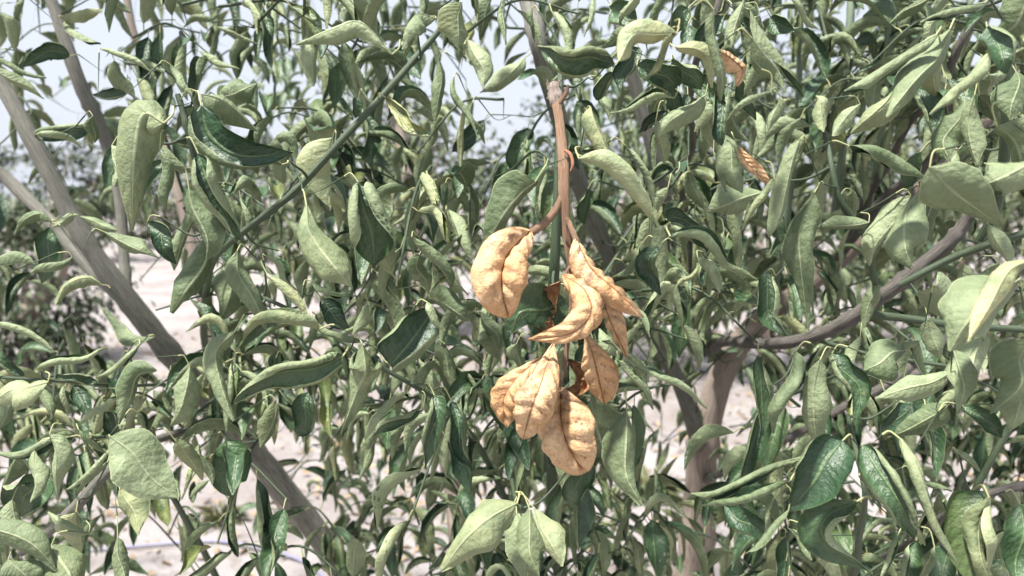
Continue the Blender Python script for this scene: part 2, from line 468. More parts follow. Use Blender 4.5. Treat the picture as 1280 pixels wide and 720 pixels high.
# ---- litter and weeds on the soil
lb = MB()
k = 4200
lx = rng.uniform(-4.5, 4.5, k); ly = rng.uniform(1.6, 9, k)
P = np.stack([lx, ly, gh(lx, ly) + .012], -1)
D = nrm(np.stack([rng.normal(size=k), rng.normal(size=k), rng.normal(size=k) * .15], -1))
far_leaves(lb, P, D, rng.uniform(.03, .075, k), 0, .1, .22)
lit = lb.build('leaf_litter', [M_LIT], origin=(0, 4, 0)); tag(lit, 'brown fallen leaves scattered over the dusty soil', 'leaf litter', kind='stuff')
def weed(px, py, size, label, seed):
    t = (py - 360) / FPX
    ang = PITCH + math.atan(t)
    d = CAMZ / math.tan(ang)                      # where that sight line meets the soil
    x = (px - 640) / FPX * d * math.cos(PITCH)
    base = np.array([x, d, float(gh(np.array(x), np.array(d)))])
    wb = MB(); r2 = np.random.default_rng(seed)
    k = 90
    a = r2.uniform(0, 6.28, k); el = r2.uniform(.25, 1.3, k)
    D = np.stack([np.cos(a) * np.cos(el), np.sin(a) * np.cos(el), np.sin(el)], -1)
    P = base + np.stack([np.cos(a) * .03, np.sin(a) * .03, np.full(k, -.005)], -1) * r2.uniform(.2, 1.6, (k, 1))
    far_leaves(wb, P, D, r2.uniform(.4, 1, k) * size, 0, .7, .05)
    o = wb.build('weed_tuft', [M_WEED], origin=base)
    tag(o, label, 'weed', 'weed tufts on the soil')
weed(262, 655, .16, 'dry grassy weed tuft on soil under the broad flat grey leaf', 1)
weed(60, 500, .30, 'grassy weed tuft at the foot of the bushy tree', 2)
weed(215, 300, .45, 'distant weed tuft in the middle of the open alley', 3)
weed(820, 620, .22, 'weed tuft at the foot of the thick pinkish trunk', 4)
hb = MB()
tube(hb, [(-2.9, 3.05, .02), (-2.2, 3.12, .03), (-1.55, 3.3, .03), (-1.2, 3.32, .03), (-.8, 3.1, .02), (-.5, 2.5, .03), (-.45, 1.9, .02)], [.007, .007], 0, 60, 8)
tag(hb.build('irrigation_hose', [M_HOSE]), 'thin bluish irrigation hose lying across the dusty soil', 'hose')

# ================================================================ the near citrus tree
BASE = np.array([.10, 1.62, 0.0])
tree = empty('citrus_tree', BASE)
tag(tree, 'wilting citrus tree with grey limbs and curled dull green leaves around withered twig', 'tree')
SK_P, SK_B, SK_R = [], [], []          # skeleton points, owning branch, radius
BR = []                                # [name, mb, material]
def skel(P, b, r):
    for i, q in enumerate(P):
        SK_P.append(q); SK_B.append(b); SK_R.append(r[i] if hasattr(r, '__len__') else r)
def branch(name, pix, mat, n=40, sides=12, rough=.035, tail=None, knots=0):
    """pix rows: x, y, width in pixels, depth"""
    pts = [at(a[0], a[1], a[3]) for a in pix]
    rad = [a[2] / FPX * a[3] / 2 * (.84 if name == 'limb' else 1) for a in pix]
    if tail: pts += [np.array(t[:3]) for t in tail]; rad += [t[3] for t in tail]
    mb = MB()
    rr = np.interp(np.linspace(0, 1, n), np.linspace(0, 1, len(rad)), rad)
    ks = rng.integers(2, n - 2, knots)
    for q in ks: rr[q] *= 1.22
    P = tube(mb, pts, rr, 0, n, sides, rough)
    BR.append([name, mb, mat, pts[0]])
    dense = catmull(pts, n * 3)
    skel(dense, len(BR) - 1, np.interp(np.linspace(0, 1, len(dense)), np.linspace(0, 1, n), rr))
    return len(BR) - 1

branch('limb', [(-60, 10, 18, 1.2), (0, 102, 22, 1.2), (45, 185, 24, 1.2), (100, 290, 26, 1.22), (150, 362, 32, 1.25), (205, 432, 33, 1.3), (265, 505, 32, 1.38), (330, 580, 34, 1.45), (400, 670, 36, 1.52), (455, 745, 40, 1.57)], M_BARKG, 60, 14,
       tail=[(-.10, 1.6, .50, .042), (.04, 1.62, .22, .056), (.10, 1.62, -.05, .075)], knots=4)
branch('branch', [(-50, 180, 13, 1.33), (0, 216, 15, 1.32), (60, 274, 16, 1.3), (110, 330, 18, 1.28), (150, 368, 22, 1.26)], M_BARKG, 24)
branch('branch', [(50, -30, 15, 1.25), (68, 10, 15, 1.25), (85, 62, 16, 1.25), (103, 112, 18, 1.26), (122, 150, 17, 1.28), (138, 195, 15, 1.3), (150, 250, 14, 1.3), (155, 320, 13, 1.29), (158, 372, 14, 1.27)], M_BARKG, 40, knots=4)
branch('branch', [(155, -30, 9, 1.7), (164, 30, 10, 1.7), (176, 70, 10, 1.7), (190, 120, 10, 1.68), (215, 210, 12, 1.66), (245, 330, 15, 1.64), (266, 430, 17, 1.62), (300, 540, 22, 1.6), (380, 660, 24, 1.56)], M_BARKP, 50)
branch('branch', [(455, -20, 10, 1.9), (470, 60, 12, 1.9), (492, 140, 14, 1.88), (510, 220, 15, 1.85), (520, 330, 17, 1.8), (535, 450, 19, 1.75), (565, 600, 24, 1.7), (590, 760, 30, 1.64)], M_BARKP, 50,
       tail=[(.02, 1.62, .45, .035), (.09, 1.62, .2, .04)])
branch('limb', [(1235, 150, 18, 1.25), (1178, 212, 22, 1.28), (1100, 280, 25, 1.32), (1030, 340, 28, 1.36), (965, 388, 32, 1.4), (922, 432, 35, 1.44), (896, 485, 40, 1.48), (880, 550, 44, 1.51), (874, 620, 46, 1.54), (862, 720, 50, 1.57)], M_BARKP, 60, 14,
       tail=[(.27, 1.6, .55, .046), (.17, 1.62, .25, .058), (.10, 1.62, -.04, .075)], knots=3)
# rough dark limb with its green side shoots
branch('branch', [(1222, 255, 12, .74), (1208, 275, 15, .75), (1188, 302, 18, .76), (1150, 335, 20, .78), (1110, 365, 18, .80), (1060, 400, 17, .84), (1010, 423, 16, .90), (960, 430, 14, 1.0), (905, 427, 13, 1.2), (890, 440, 12, 1.44)], M_BARKD, 50, 14, .06, knots=5)
branch('green_shoot', [(1330, 275, 9, .70), (1280, 292, 10, .71), (1235, 306, 10, .73), (1185, 325, 10, .755), (1125, 356, 9, .78)], M_STEM, 24)
branch('branch', [(1340, 416, 9, .80), (1280, 412, 9, .81), (1200, 407, 9, .82), (1140, 399, 10, .825), (1080, 392, 11, .825)], M_STEM, 24)
branch('green_shoot', [(1180, 457, 5, .86), (1120, 448, 5, .87), (1075, 440, 5, .88), (1025, 426, 6, .89)], M_STEM, 20)
branch('green_shoot', [(1022, 140, 5, .72), (1034, 178, 6, .71), (1041, 215, 7, .70), (1050, 250, 8, .70), (1072, 282, 8, .71), (1087, 302, 7, .73), (1090, 335, 8, .76), (1098, 372, 8, .80)], M_STEM, 30, knots=4)
branch('branch', [(1250, -15, 9, .9), (1225, 15, 10, .9), (1205, 45, 10, .9), (1190, 78, 10, .92), (1172, 120, 9, .96), (1138, 152, 9, 1.05), (1112, 200, 10, 1.12), (1085, 245, 11, 1.2), (1060, 300, 10, 1.3), (1040, 335, 10, 1.36)], M_BARKD, 40, knots=4)
branch('branch', [(1268, -20, 12, .66), (1262, 60, 13, .66), (1258, 130, 13, .67), (1255, 200, 13, .69), (1245, 260, 12, .72), (1225, 300, 11, .74)], M_STEM, 30)
branch('branch', [(1185, 120, 8, 1.0), (1180, 170, 9, 1.0), (1150, 215, 13, 1.06), (1110, 245, 14, 1.14), (1075, 285, 13, 1.24), (1050, 320, 12, 1.33)], M_BARKD, 30)
branch('green_shoot', [(1065, -20, 10, 1.1), (1062, 40, 10, 1.1), (1058, 110, 10, 1.12), (1052, 200, 10, 1.2), (1040, 290, 10, 1.32)], M_STEML, 30)
branch('green_shoot', [(1112, -20, 8, 1.0), (1110, 40, 9, 1.0), (1108, 90, 9, 1.02), (1100, 180, 9, 1.1), (1080, 290, 9, 1.32)], M_STEML, 30)
branch('green_shoot', [(1000, -20, 8, 1.2), (1000, 60, 8, 1.2), (996, 150, 8, 1.25), (985, 260, 9, 1.32), (965, 380, 10, 1.4)], M_STEML, 30)
branch('branch', [(770, -20, 16, 1.15), (782, 60, 16, 1.15), (800, 130, 16, 1.17), (822, 210, 17, 1.2), (846, 285, 17, 1.25), (862, 350, 17, 1.32), (888, 440, 18, 1.42)], M_BARKG, 40)
branch('branch', [(905, -20, 8, .72), (890, 30, 9, .72), (872, 70, 9, .74), (862, 130, 8, .8), (866, 180, 8, .88), (852, 225, 8, .95), (858, 275, 8, 1.05), (868, 350, 9, 1.3)], M_BARKD, 40, knots=4)
# grey branch that the withered twig hangs from, and the dark green shoot behind it
branch('branch', [(648, -30, 19, 1.0), (662, 10, 21, .98), (672, 50, 23, .94), (688, 110, 22, .98), (712, 190, 21, 1.04), (748, 290, 21, 1.12), (800, 390, 20, 1.22), (850, 480, 20, 1.36), (874, 560, 20, 1.5)], M_BARKG, 40, knots=3)
branch('green_shoot', [(700, 60, 7, .74), (700, 130, 8, .71), (697, 210, 9, .70), (695, 290, 12, .70), (692, 350, 14, .71), (688, 420, 13, .76), (684, 500, 13, .86), (690, 600, 14, 1.05), (700, 720, 18, 1.3)], M_STEM, 40,
       tail=[(.10, 1.56, .55, .018), (.10, 1.62, .3, .024)])
# long green twig across the upper left
branch('green_shoot', [(580, -20, 7, .74), (556, 28, 7, .74), (520, 72, 8, .73), (480, 118, 9, .72), (430, 172, 9, .71), (372, 236, 9, .71), (330, 270, 9, .72), (283, 308, 8, .74), (262, 340, 8, .85), (255, 420, 9, 1.2), (268, 470, 10, 1.6)], M_STEM, 50, knots=5)
branch('green_shoot', [(222, 118, 7, .67), (229, 140, 8, .67), (236, 170, 8, .67), (248, 215, 8, .68), (258, 260, 8, .70), (266, 292, 8, .73), (283, 308, 8, .75)], M_STEM, 30, knots=3)
branch('branch', [(25, 690, 13, .80), (60, 665, 13, .80), (100, 628, 14, .79), (135, 588, 13, .79), (165, 562, 11, .82), (230, 540, 10, .95), (285, 532, 10, 1.2), (315, 555, 12, 1.43)], M_BARKG, 40, knots=5)
branch('green_shoot', [(330, 372, 5, .70), (380, 396, 5, .68), (430, 428, 6, .67), (475, 458, 6, .67), (520, 484, 6, .69), (560, 512, 6, .78), (600, 560, 7, 1.0), (640, 640, 8, 1.2)], M_STEM, 40, knots=3)
branch('green_shoot', [(1268, 520, 8, .66), (1252, 552, 9, .66), (1232, 588, 8, .67), (1216, 622, 9, .69), (1200, 680, 9, .8), (1150, 760, 10, 1.0)], M_STEM, 24)
branch('branch', [(1340, 590, 10, .72), (1280, 606, 10, .72), (1235, 618, 10, .72), (1180, 645, 9, .78), (1120, 690, 10, .95), (1050, 720, 12, 1.2), (960, 760, 16, 1.5)], M_BARKD, 30, knots=3)
branch('green_shoot', [(1060, 520, 6, .72), (1068, 555, 6, .68), (1077, 590, 7, .66), (1081, 625, 7, .66), (1074, 670, 8, .70), (1060, 730, 9, .85), (1000, 790, 10, 1.3)], M_STEM, 30, knots=3)
branch('green_shoot', [(-30, 470, 4, .80), (40, 474, 4, .80), (100, 478, 4, .82), (150, 482, 4, .9), (230, 480, 5, 1.2)], M_STEM, 24)
branch('branch', [(1060, 505, 10, 1.0), (1110, 480, 11, 1.0), (1160, 440, 11, 1.02), (1210, 400, 10, 1.05), (1260, 350, 10, 1.1), (1320, 290, 10, 1.1)], M_BARKD, 24)
branch('branch', [(960, 560, 9, 1.05), (1010, 535, 10, 1.02), (1060, 505, 10, 1.0), (925, 580, 10, 1.3), (880, 600, 12, 1.52)][2::-1] + [(925, 580, 10, 1.3), (880, 600, 12, 1.52)], M_BARKD, 24)
branch('green_shoot', [(640, 600, 5, .75), (646, 630, 5, .70), (655, 640, 5, .70), (670, 690, 6, .85), (690, 740, 8, 1.1)], M_STEM, 20)
branch('green_shoot', [(175, 560, 6, 1.0), (215, 620, 7, 1.05), (250, 680, 8, 1.15), (300, 760, 9, 1.3), (400, 800, 12, 1.5)], M_STEM, 24)

# ---------------------------------------------------------------- traced leaves: base xy, tip xy, side shown, curl, depth, options
H = []
def L(x0, y0, x1, y1, f, c, d, w=.22, m=None, **k):
    H.append((x0, y0, x1, y1, f, c, d, w, m, k))
# upper left
L(87, 70, 28, 84, 'u', .5, .95, .24, (60, 60)); L(-8, 70, 58, 97, 'l', 2.2, .9, .13); L(-10, 85, 55, 124, 'l', 1.2, .86, .2)
L(0, 15, 18, 64, 'l', 1.0, 1.0, .2); L(75, 22, 128, 12, 'l', .7, .9, .22, tone=.3); L(80, 28, 126, 55, 'l', 1.5, .92, .15)
L(128, 62, 193, 93, 'l', 1.6, .85, .12); L(143, 76, 168, 122, 'l', .8, .88, .24); L(172, 98, 192, 130, 'l', 1.0, .9, .22, tone=.2)
L(160, 108, 116, 118, 'u', .8, .95, .2); L(212, 80, 246, 122, 'l', 1.9, .80, .16); L(250, 65, 299, 86, 'l', 1.8, .95, .16)
L(270, 34, 322, 55, 'l', 1.6, 1.0, .13); L(230, 34, 276, 17, 'l', 1.5, 1.1, .15); L(112, 160, 44, 172, 'u', 1.8, .82, .16)
L(45, 168, 102, 184, 'l', 1.4, .78, .15); L(116, 145, 118, 178, 'l', .6, .75, .22)
L(120, 0, 165, 15, 'l', 1.2, 1.1, .2); L(30, 0, 20, 28, 'l', .9, 1.0, .25); L(205, 92, 150, 70, 'l', 1.5, 1.0, .15)
L(275, 122, 322, 104, 'l', .8, .70, .34); L(252, 118, 322, 164, 'l', .35, .655, .36, (285, 128)); L(252, 132, 367, 190, 'u', .75, .64, .24, (283, 182))
L(246, 114, 256, 166, 'l', 1.4, .66, .16)
L(205, 154, 165, 288, 'l', 1.0, .62, .22, (170, 178), tone=.12); L(200, 190, 208, 262, 'l', 1.6, .63, .2); L(140, 182, 143, 234, 'l', .7, .66, .26)
L(247, 212, 194, 178, 'l', 1.9, .69, .17); L(248, 192, 303, 300, 'u', 2.1, .62, .25, roll=8); L(352, 206, 254, 196, 'l', 2.1, .66, .14, (310, 196))
L(236, 235, 258, 324, 'l', .8, .63, .22); L(266, 292, 214, 391, 'l', .9, .67, .26); L(184, 277, 220, 330, 'u', .6, .72, .2)
L(130, 290, 198, 322, 'l', .6, .80, .2)
# left edge
L(66, 278, 18, 294, 'l', 1.2, .85, .17, (40, 266)); L(62, 284, 52, 354, 'u', .6, .87, .2); L(-22, 326, 44, 331, 'l', .9, .75, .22)
L(90, 322, 38, 342, 'l', 1.6, .78, .15); L(100, 271, 146, 288, 'l', 1.0, .9, .18); L(66, 284, 98, 268, 'l', 1.2, .9, .18)
L(128, 356, 70, 381, 'l', 1.0, .85, .2, (98, 350), tone=.25); L(193, 422, 124, 380, 'l', 1.4, .88, .15, (160, 414))
L(-14, 404, 67, 441, 'l', 1.8, .78, .13); L(48, 462, 134, 433, 'l', 2.2, .78, .14, (92, 450)); L(175, 430, 120, 473, 'l', 2.0, .80, .14)
L(160, 440, 176, 478, 'l', .6, .82, .24); L(122, 478, 72, 472, 'u', 1.0, .82, .17); L(60, 478, -12, 506, 'l', .9, .76, .22, tone=.15)
L(46, 484, 66, 522, 'l', 1.0, .84, .2); L(82, 480, 84, 520, 'l', 1.4, .85, .16); L(92, 482, 114, 524, 'u', .5, .88, .26)
L(148, 498, 100, 531, 'l', 2.0, .82, .15); L(196, 463, 148, 530, 'l', 1.3, .72, .22, (166, 482)); L(237, 458, 213, 532, 'l', .4, .82, .28)
L(293, 415, 292, 526, 'l', 1.0, .68, .19, (272, 462)); L(172, 515, 181, 546, 'l', 2.6, .74, .22); L(130, 515, 150, 545, 'u', .7, .86, .25)
L(15, 500, -5, 540, 'l', .8, .9, .25); L(-5, 440, 30, 470, 'u', .8, .85, .22)
# lower left
L(138, 546, 222, 622, 'l', .4, .60, .30, p=2.2, raw=1, roll=6); L(150, 612, 173, 669, 'l', .4, .66, .27, tone=.3); L(88, 546, -14, 564, 'l', 2.6, .70, .13, (40, 560))
L(62, 543, 72, 622, 'l', 1.1, .66, .2, (78, 578)); L(98, 537, 133, 567, 'l', 2.4, .68, .14); L(43, 563, 38, 628, 'l', 1.0, .68, .2)
L(50, 592, 26, 646, 'u', .5, .74, .36); L(-18, 662, 74, 716, 'l', 1.1, .60, .19, (25, 672)); L(64, 682, 82, 740, 'l', .4, .62, .42, tone=.1)
L(147, 672, 158, 738, 'l', .6, .64, .28); L(220, 552, 253, 600, 'l', 1.1, .74, .22, tone=.3); L(248, 556, 266, 606, 'l', .9, .8, .2)
L(282, 550, 290, 622, 'u', .4, .84, .33); L(138, 560, 84, 612, 'l', 2.4, .72, .13); L(142, 570, 95, 622, 'l', 2.2, .72, .11)
L(22, 570, 2, 612, 'l', .8, .76, .25); L(15, 625, 25, 665, 'l', .8, .72, .26); L(262, 600, 238, 622, 'l', 1.0, .9, .2)
L(110, 668, 60, 640, 'l', 1.2, .7, .2); L(95, 640, 102, 690, 'l', .7, .74, .28, tone=.3); L(10, 700, 50, 735, 'l', .5, .6, .3)
# centre left
L(416, 172, 414, 260, 'l', .6, .73, .36, tone=.3); L(448, 228, 468, 334, 'u', 1.9, .62, .42, kt=[2.2, 1.7, 1.0, .55, .35], asym=.0)
L(383, 258, 441, 360, 'l', .5, .63, .19, (402, 312), tone=.1); L(540, 246, 487, 284, 'l', 2.0, .85, .15); L(515, 296, 564, 364, 'l', 2.0, .72, .16)
L(524, 318, 536, 368, 'l', 1.0, .74, .2); L(548, 325, 585, 368, 'l', 2.0, .76, .15)
L(669, 227, 602, 319, 'l', .9, .61, .2, (640, 262)); L(560, 262, 590, 328, 'l', 1.0, .85, .2); L(565, 225, 594, 276, 'l', 1.2, .85, .17)
L(548, 74, 544, 152, 'l', 1.2, .9, .15); L(567, 96, 598, 174, 'l', 2.0, .86, .13); L(590, 128, 606, 180, 'l', 1.8, .9, .13); L(584, 50, 604, 112, 'l', .9, .88, .2)
L(490, 68, 370, 56, 'l', 1.5, .68, .15, (425, 24)); L(545, 23, 503, 62, 'l', 1.0, .68, .24, (512, 24)); L(522, 40, 505, 75, 'l', 1.6, .69, .14)
L(577, 3, 572, 60, 'l', .5, .64, .34, tone=.2); L(482, 122, 539, 169, 'u', 2.1, .70, .16, tone=.5); L(632, -8, 632, 56, 'l', 2.4, .68, .16)
L(448, 122, 444, 148, 'u', .5, .8, .3); L(656, 72, 600, 116, 'l', 1.2, .95, .16); L(615, -5, 600, 50, 'l', 1.0, .95, .2)
L(660, 160, 640, 215, 'u', .5, .95, .25); L(520, 200, 545, 260, 'l', 1.0, .98, .17); L(605, 150, 565, 190, 'u', .6, 1.0, .25)
# top centre clump
L(768, 80, 673, 57, 'u', 2.0, .56, .30, asym=.1, tone=.1); L(846, 42, 774, 76, 'l', .9, .53, .24, (805, 46), tone=.5); L(846, 42, 802, 99, 'l', 1.6, .52, .12, tone=.3)
L(736, 80, 690, 101, 'l', 1.2, .8, .2); L(846, -12, 797, 52, 'l', 1.4, .56, .17); L(802, 38, 762, 74, 'l', 2.0, .58, .14); L(843, 122, 762, 141, 'l', 2.2, .60, .13, (800, 126))
L(796, 82, 844, 110, 'u', .6, .58, .3); L(815, 104, 784, 133, 'l', 2.0, .60, .15); L(892, 12, 901, 126, 'l', 1.5, .52, .13, (896, 70))
L(845, 60, 890, 110, 'l', 1.0, .55, .18, (876, 66), tone=.5); L(903, 66, 920, 108, 'l', .9, .57, .30, (926, 80), dry=1); L(840, 74, 876, 112, 'u', .8, .60, .3)
L(828, 112, 852, 142, 'u', .7, .62, .3); L(882, 118, 822, 172, 'l', .9, .62, .2); L(908, 108, 902, 182, 'u', .9, .63, .18); L(964, 114, 908, 151, 'l', 1.6, .57, .15)
L(936, 12, 1004, 121, 'l', 1.5, .60, .14, (965, 50)); L(940, 48, 981, 114, 'l', .6, .575, .19); L(985, -8, 1023, 36, 'l', 1.3, .62, .15); L(963, 21, 994, 39, 'u', .4, .72, .36)
L(762, 8, 793, 40, 'u', .5, .66, .3); L(744, -12, 730, 46, 'l', 2.0, .7, .12); L(665, 10, 668, 52, 'l', 1.8, .75, .14); L(930, 0, 915, 55, 'l', 1.1, .60, .2)
L(920, 20, 945, 60, 'u', .8, .62, .25); L(860, 10, 830, 45, 'u', .6, .62, .28); L(870, 95, 905, 130, 'u', .6, .63, .3); L(800, -10, 775, 30, 'l', 1.2, .62, .2)
L(905, 20, 870, 62, 'u', .7, .64, .3); L(950, 70, 930, 120, 'l', .9, .62, .24); L(860, 118, 848, 160, 'u', 1.0, .66, .2)
L(738, 134, 768, 218, 'l', 1.2, .64, .2, (752, 168), tone=.35); L(724, 198, 821, 284, 'l', 1.3, .62, .19, (775, 226), tone=.2); L(782, 182, 819, 262, 'l', 1.6, .635, .12)
L(728, 196, 768, 190, 'u', .8, .65, .34); L(752, 105, 762, 150, 'l', 1.2, .72, .16)
for q_ in [(800, 60, 775, 115, 'u'), (850, 95, 815, 150, 'l'), (880, 100, 868, 165, 'l'), (925, 95, 945, 150, 'u'), (860, 30, 880, 85, 'u'), (905, 130, 935, 175, 'l'), (790, 30, 755, 60, 'l'),
           (835, 140, 800, 165, 'u'), (950, 20, 935, 80, 'l'), (880, 150, 905, 205, 'l'), (820, 150, 830, 205, 'l'), (915, 5, 955, 35, 'l'), (765, 90, 745, 125, 'u')]:
    L(*q_, .9, .66 + (q_[0] % 7) * .006, .22)
# right of the withered twig
L(905, 168, 928, 241, 'l', .6, .66, .22); L(955, 240, 885, 265, 'l', .6, .75, .25); L(892, 190, 908, 240, 'l', 1.4, .67, .13); L(922, 184, 963, 233, 'l', 1.2, .64, .13, dry=.5)
L(968, 224, 926, 287, 'l', 1.8, .62, .17, tone=.2); L(838, 295, 946, 349, 'l', 2.1, .62, .13, (890, 316)); L(834, 275, 886, 306, 'u', .8, .64, .2, (860, 276))
L(872, 322, 900, 366, 'l', .9, .66, .18); L(823, 308, 826, 369, 'u', .9, .66, .22, (812, 335)); L(800, 308, 763, 348, 'l', 1.4, .68, .18); L(812, 272, 803, 333, 'l', .9, .69, .18)
L(835, 234, 822, 266, 'l', .7, .78, .26); L(843, 218, 808, 236, 'u', 1.2, .8, .17, (825, 210)); L(872, 334, 844, 362, 'l', 1.8, .7, .18, tone=.3); L(735, 236, 730, 282, 'u', .6, .9, .22)
L(860, 215, 880, 262, 'l', .8, .82, .22); L(935, 130, 950, 190, 'l', 1.0, .78, .2); L(905, 290, 890, 330, 'l', .8, .9, .22)
# upper right
L(1170, 44, 1055, 114, 'l', 1.6, .60, .13, (1110, 78)); L(1187, 36, 1108, 146, 'l', .7, .615, .16, (1160, 85)); L(1118, 112, 1063, 167, 'l', .6, .66, .27, tone=.15)
L(1166, -6, 1112, 29, 'l', .9, .62, .2); L(1230, 4, 1150, 28, 'l', 1.5, .62, .13); L(1172, 20, 1150, 56, 'l', .8, .72, .2); L(1165, 72, 1173, 126, 'l', .6, .63, .26, tone=.25)
L(1145, 104, 1168, 171, 'u', .9, .67, .2); L(1236, 68, 1162, 143, 'l', 1.3, .56, .2, tone=.1); L(1234, 34, 1258, 92, 'u', .6, .54, .25); L(1305, -22, 1243, 46, 'l', .5, .52, .3)
L(1206, 124, 1188, 202, 'l', .7, .62, .2); L(1218, 119, 1222, 206, 'l', .6, .60, .18); L(1224, 119, 1249, 154, 'l', .8, .61, .25); L(1236, 94, 1241, 128, 'l', .5, .62, .38)
L(1246, 158, 1292, 244, 'l', .5, .54, .27); L(1296, 196, 1222, 234, 'l', .5, .53, .36); L(1062, 183, 1162, 226, 'l', 1.9, .59, .19, (1115, 192)); L(1162, 209, 1253, 283, 'l', .8, .53, .30, p=2, raw=1, roll=14)
L(1235, 280, 1262, 330, 'l', .7, .60, .26); L(1150, 238, 1140, 337, 'l', .7, .64, .2, (1130, 285)); L(1138, 244, 1086, 332, 'l', .7, .68, .23); L(1166, 240, 1164, 302, 'l', .9, .66, .18)
L(1018, 241, 1011, 414, 'l', .6, .68, .115, (1000, 320)); L(1000, 174, 962, 297, 'l', .6, .66, .14, (992, 236)); L(1086, 278, 1017, 286, 'l', .9, .68, .2); L(1066, 238, 1068, 280, 'l', .8, .70, .2)
L(960, 338, 986, 420, 'u', 1.0, .68, .22, (962, 378)); L(1150, 190, 1130, 235, 'u', .6, .7, .25); L(1195, 190, 1180, 250, 'l', .7, .7, .22); L(1075, 130, 1040, 170, 'l', .9, .8, .2)
L(1270, 90, 1262, 150, 'l', .8, .6, .25); L(1020, 120, 1030, 165, 'l', .9, .72, .22, tone=.15); L(975, 120, 960, 165, 'l', .8, .8, .22)
# right middle
L(1272, 350, 1187, 439, 'l', .5, .52, .27); L(1284, 326, 1211, 427, 'l', 1.0, .505, .13, (1255, 368), tone=.9); L(1170, 357, 1201, 393, 'l', .4, .64, .36); L(1236, 418, 1206, 506, 'l', .4, .58, .28)
L(1192, 438, 1196, 516, 'l', .6, .56, .22); L(1188, 466, 1094, 498, 'l', 1.1, .58, .2, (1140, 484)); L(1184, 508, 1118, 544, 'l', .5, .62, .28); L(1131, 438, 1080, 463, 'l', .5, .66, .3)
L(1025, 450, 1022, 562, 'l', 1.2, .66, .19); L(994, 440, 967, 542, 'l', 1.3, .67, .18); L(1040, 442, 1069, 532, 'u', .9, .68, .19, (1064, 480)); L(1290, 424, 1238, 517, 'l', .6, .53, .24)
L(1204, 507, 1252, 547, 'u', .5, .62, .25); L(1205, 330, 1185, 375, 'l', .9, .68, .22); L(1250, 330, 1210, 350, 'l', 1.4, .66, .17); L(1075, 420, 1060, 470, 'l', .8, .8, .22)
L(1095, 350, 1080, 410, 'l', .7, .78, .2); L(1160, 400, 1175, 450, 'l', .7, .75, .24); L(1275, 470, 1262, 540, 'l', .6, .56, .26); L(1140, 505, 1100, 545, 'u', .7, .72, .25)
# lower right
L(1053, 551, 984, 640, 'u', .85, .56, .34, (1020, 592), p=1.6); L(1002, 572, 864, 617, 'l', 2.8, .58, .085, (930, 600)); L(988, 600, 878, 632, 'l', 2.4, .57, .10, (935, 622)); L(986, 638, 933, 693, 'l', 2.2, .56, .12)
L(966, 626, 945, 682, 'l', 2.0, .57, .12); L(906, 632, 962, 676, 'u', .6, .62, .27); L(1071, 627, 1091, 716, 'u', .7, .58, .17, (1024, 664)); L(1078, 556, 1142, 672, 'u', 2.0, .575, .2, roll=-8)
L(1074, 595, 1156, 682, 'l', 1.7, .57, .14, tone=.1); L(1125, 549, 1197, 706, 'l', 2.2, .555, .11, (1160, 622), tone=.15); L(1145, 592, 1190, 614, 'l', 2.0, .62, .17)
L(1232, 614, 1222, 745, 'u', .9, .55, .28, (1218, 672), tone=.15); L(1236, 622, 1256, 745, 'l', 1.4, .535, .12, tone=.2); L(1275, 630, 1272, 735, 'u', .6, .56, .26); L(1122, 670, 1098, 728, 'l', 2.0, .58, .14)
L(1146, 676, 1130, 735, 'u', .8, .59, .24); L(1168, 684, 1138, 735, 'l', 1.0, .57, .2); L(1020, 690, 1060, 730, 'l', .9, .6, .2); L(1030, 580, 1045, 625, 'u', .6, .62, .25)
L(940, 560, 905, 600, 'l', .8, .9, .22); L(960, 500, 950, 560, 'l', .8, .9, .2); L(985, 660, 1015, 700, 'l', 1.2, .64, .18); L(1190, 560, 1225, 590, 'l', 1.0, .75, .2)
# bottom centre
L(646, 629, 552, 713, 'l', .5, .58, .19, (595, 662), tone=.18); L(643, 628, 578, 678, 'l', .6, .60, .24, tone=.1); L(662, 637, 674, 720, 'l', .5, .58, .24, tone=.1); L(668, 636, 702, 708, 'l', .6, .60, .24, tone=.2)
L(646, 642, 655, 730, 'l', .6, .63, .24); L(783, 513, 802, 632, 'l', .6, .64, .24, (776, 572)); L(738, 490, 771, 588, 'l', .5, .68, .26); L(735, 572, 714, 634, 'u', .7, .70, .26)
L(543, 494, 531, 586, 'u', 1.5, .66, .19, (538, 530)); L(565, 502, 590, 586, 'u', 1.2, .67, .2); L(508, 490, 456, 550, 'l', 1.5, .68, .17); L(528, 513, 465, 546, 'u', 1.4, .69, .14)
L(488, 457, 542, 384, 'u', .9, .62, .38, asym=.1); L(534, 378, 556, 414, 'l', 1.2, .61, .14); L(452, 429, 427, 540, 'l', 1.1, .62, .25, (452, 480), tone=.1); L(429, 445, 293, 504, 'u', 2.3, .63, .16, (370, 466), tone=.1)
L(399, 411, 296, 434, 'l', 1.3, .62, .17, (350, 404), tone=.2); L(390, 397, 461, 427, 'l', 1.6, .65, .13); L(402, 374, 437, 410, 'u', .6, .72, .3); L(335, 345, 388, 402, 'l', 1.5, .66, .13, tone=.35)
L(296, 314, 332, 414, 'l', .8, .66, .16, (310, 360)); L(290, 330, 274, 402, 'l', .3, .92, .33); L(330, 318, 376, 366, 'l', 1.3, .69, .18); L(390, 352, 434, 366, 'l', 1.4, .70, .18)
L(538, 368, 586, 401, 'l', .7, .78, .24); L(545, 428, 572, 500, 'l', .7, .84, .22); L(704, 372, 640, 416, 'u', .45, .655, .42, raw=1); L(645, 430, 652, 474, 'l', .6, .75, .24)
L(742, 428, 720, 478, 'u', .6, .72, .24); L(776, 443, 749, 411, 'l', .6, .70, .33); L(772, 450, 816, 512, 'l', 2.0, .62, .17); L(794, 458, 884, 511, 'l', 2.0, .64, .12)
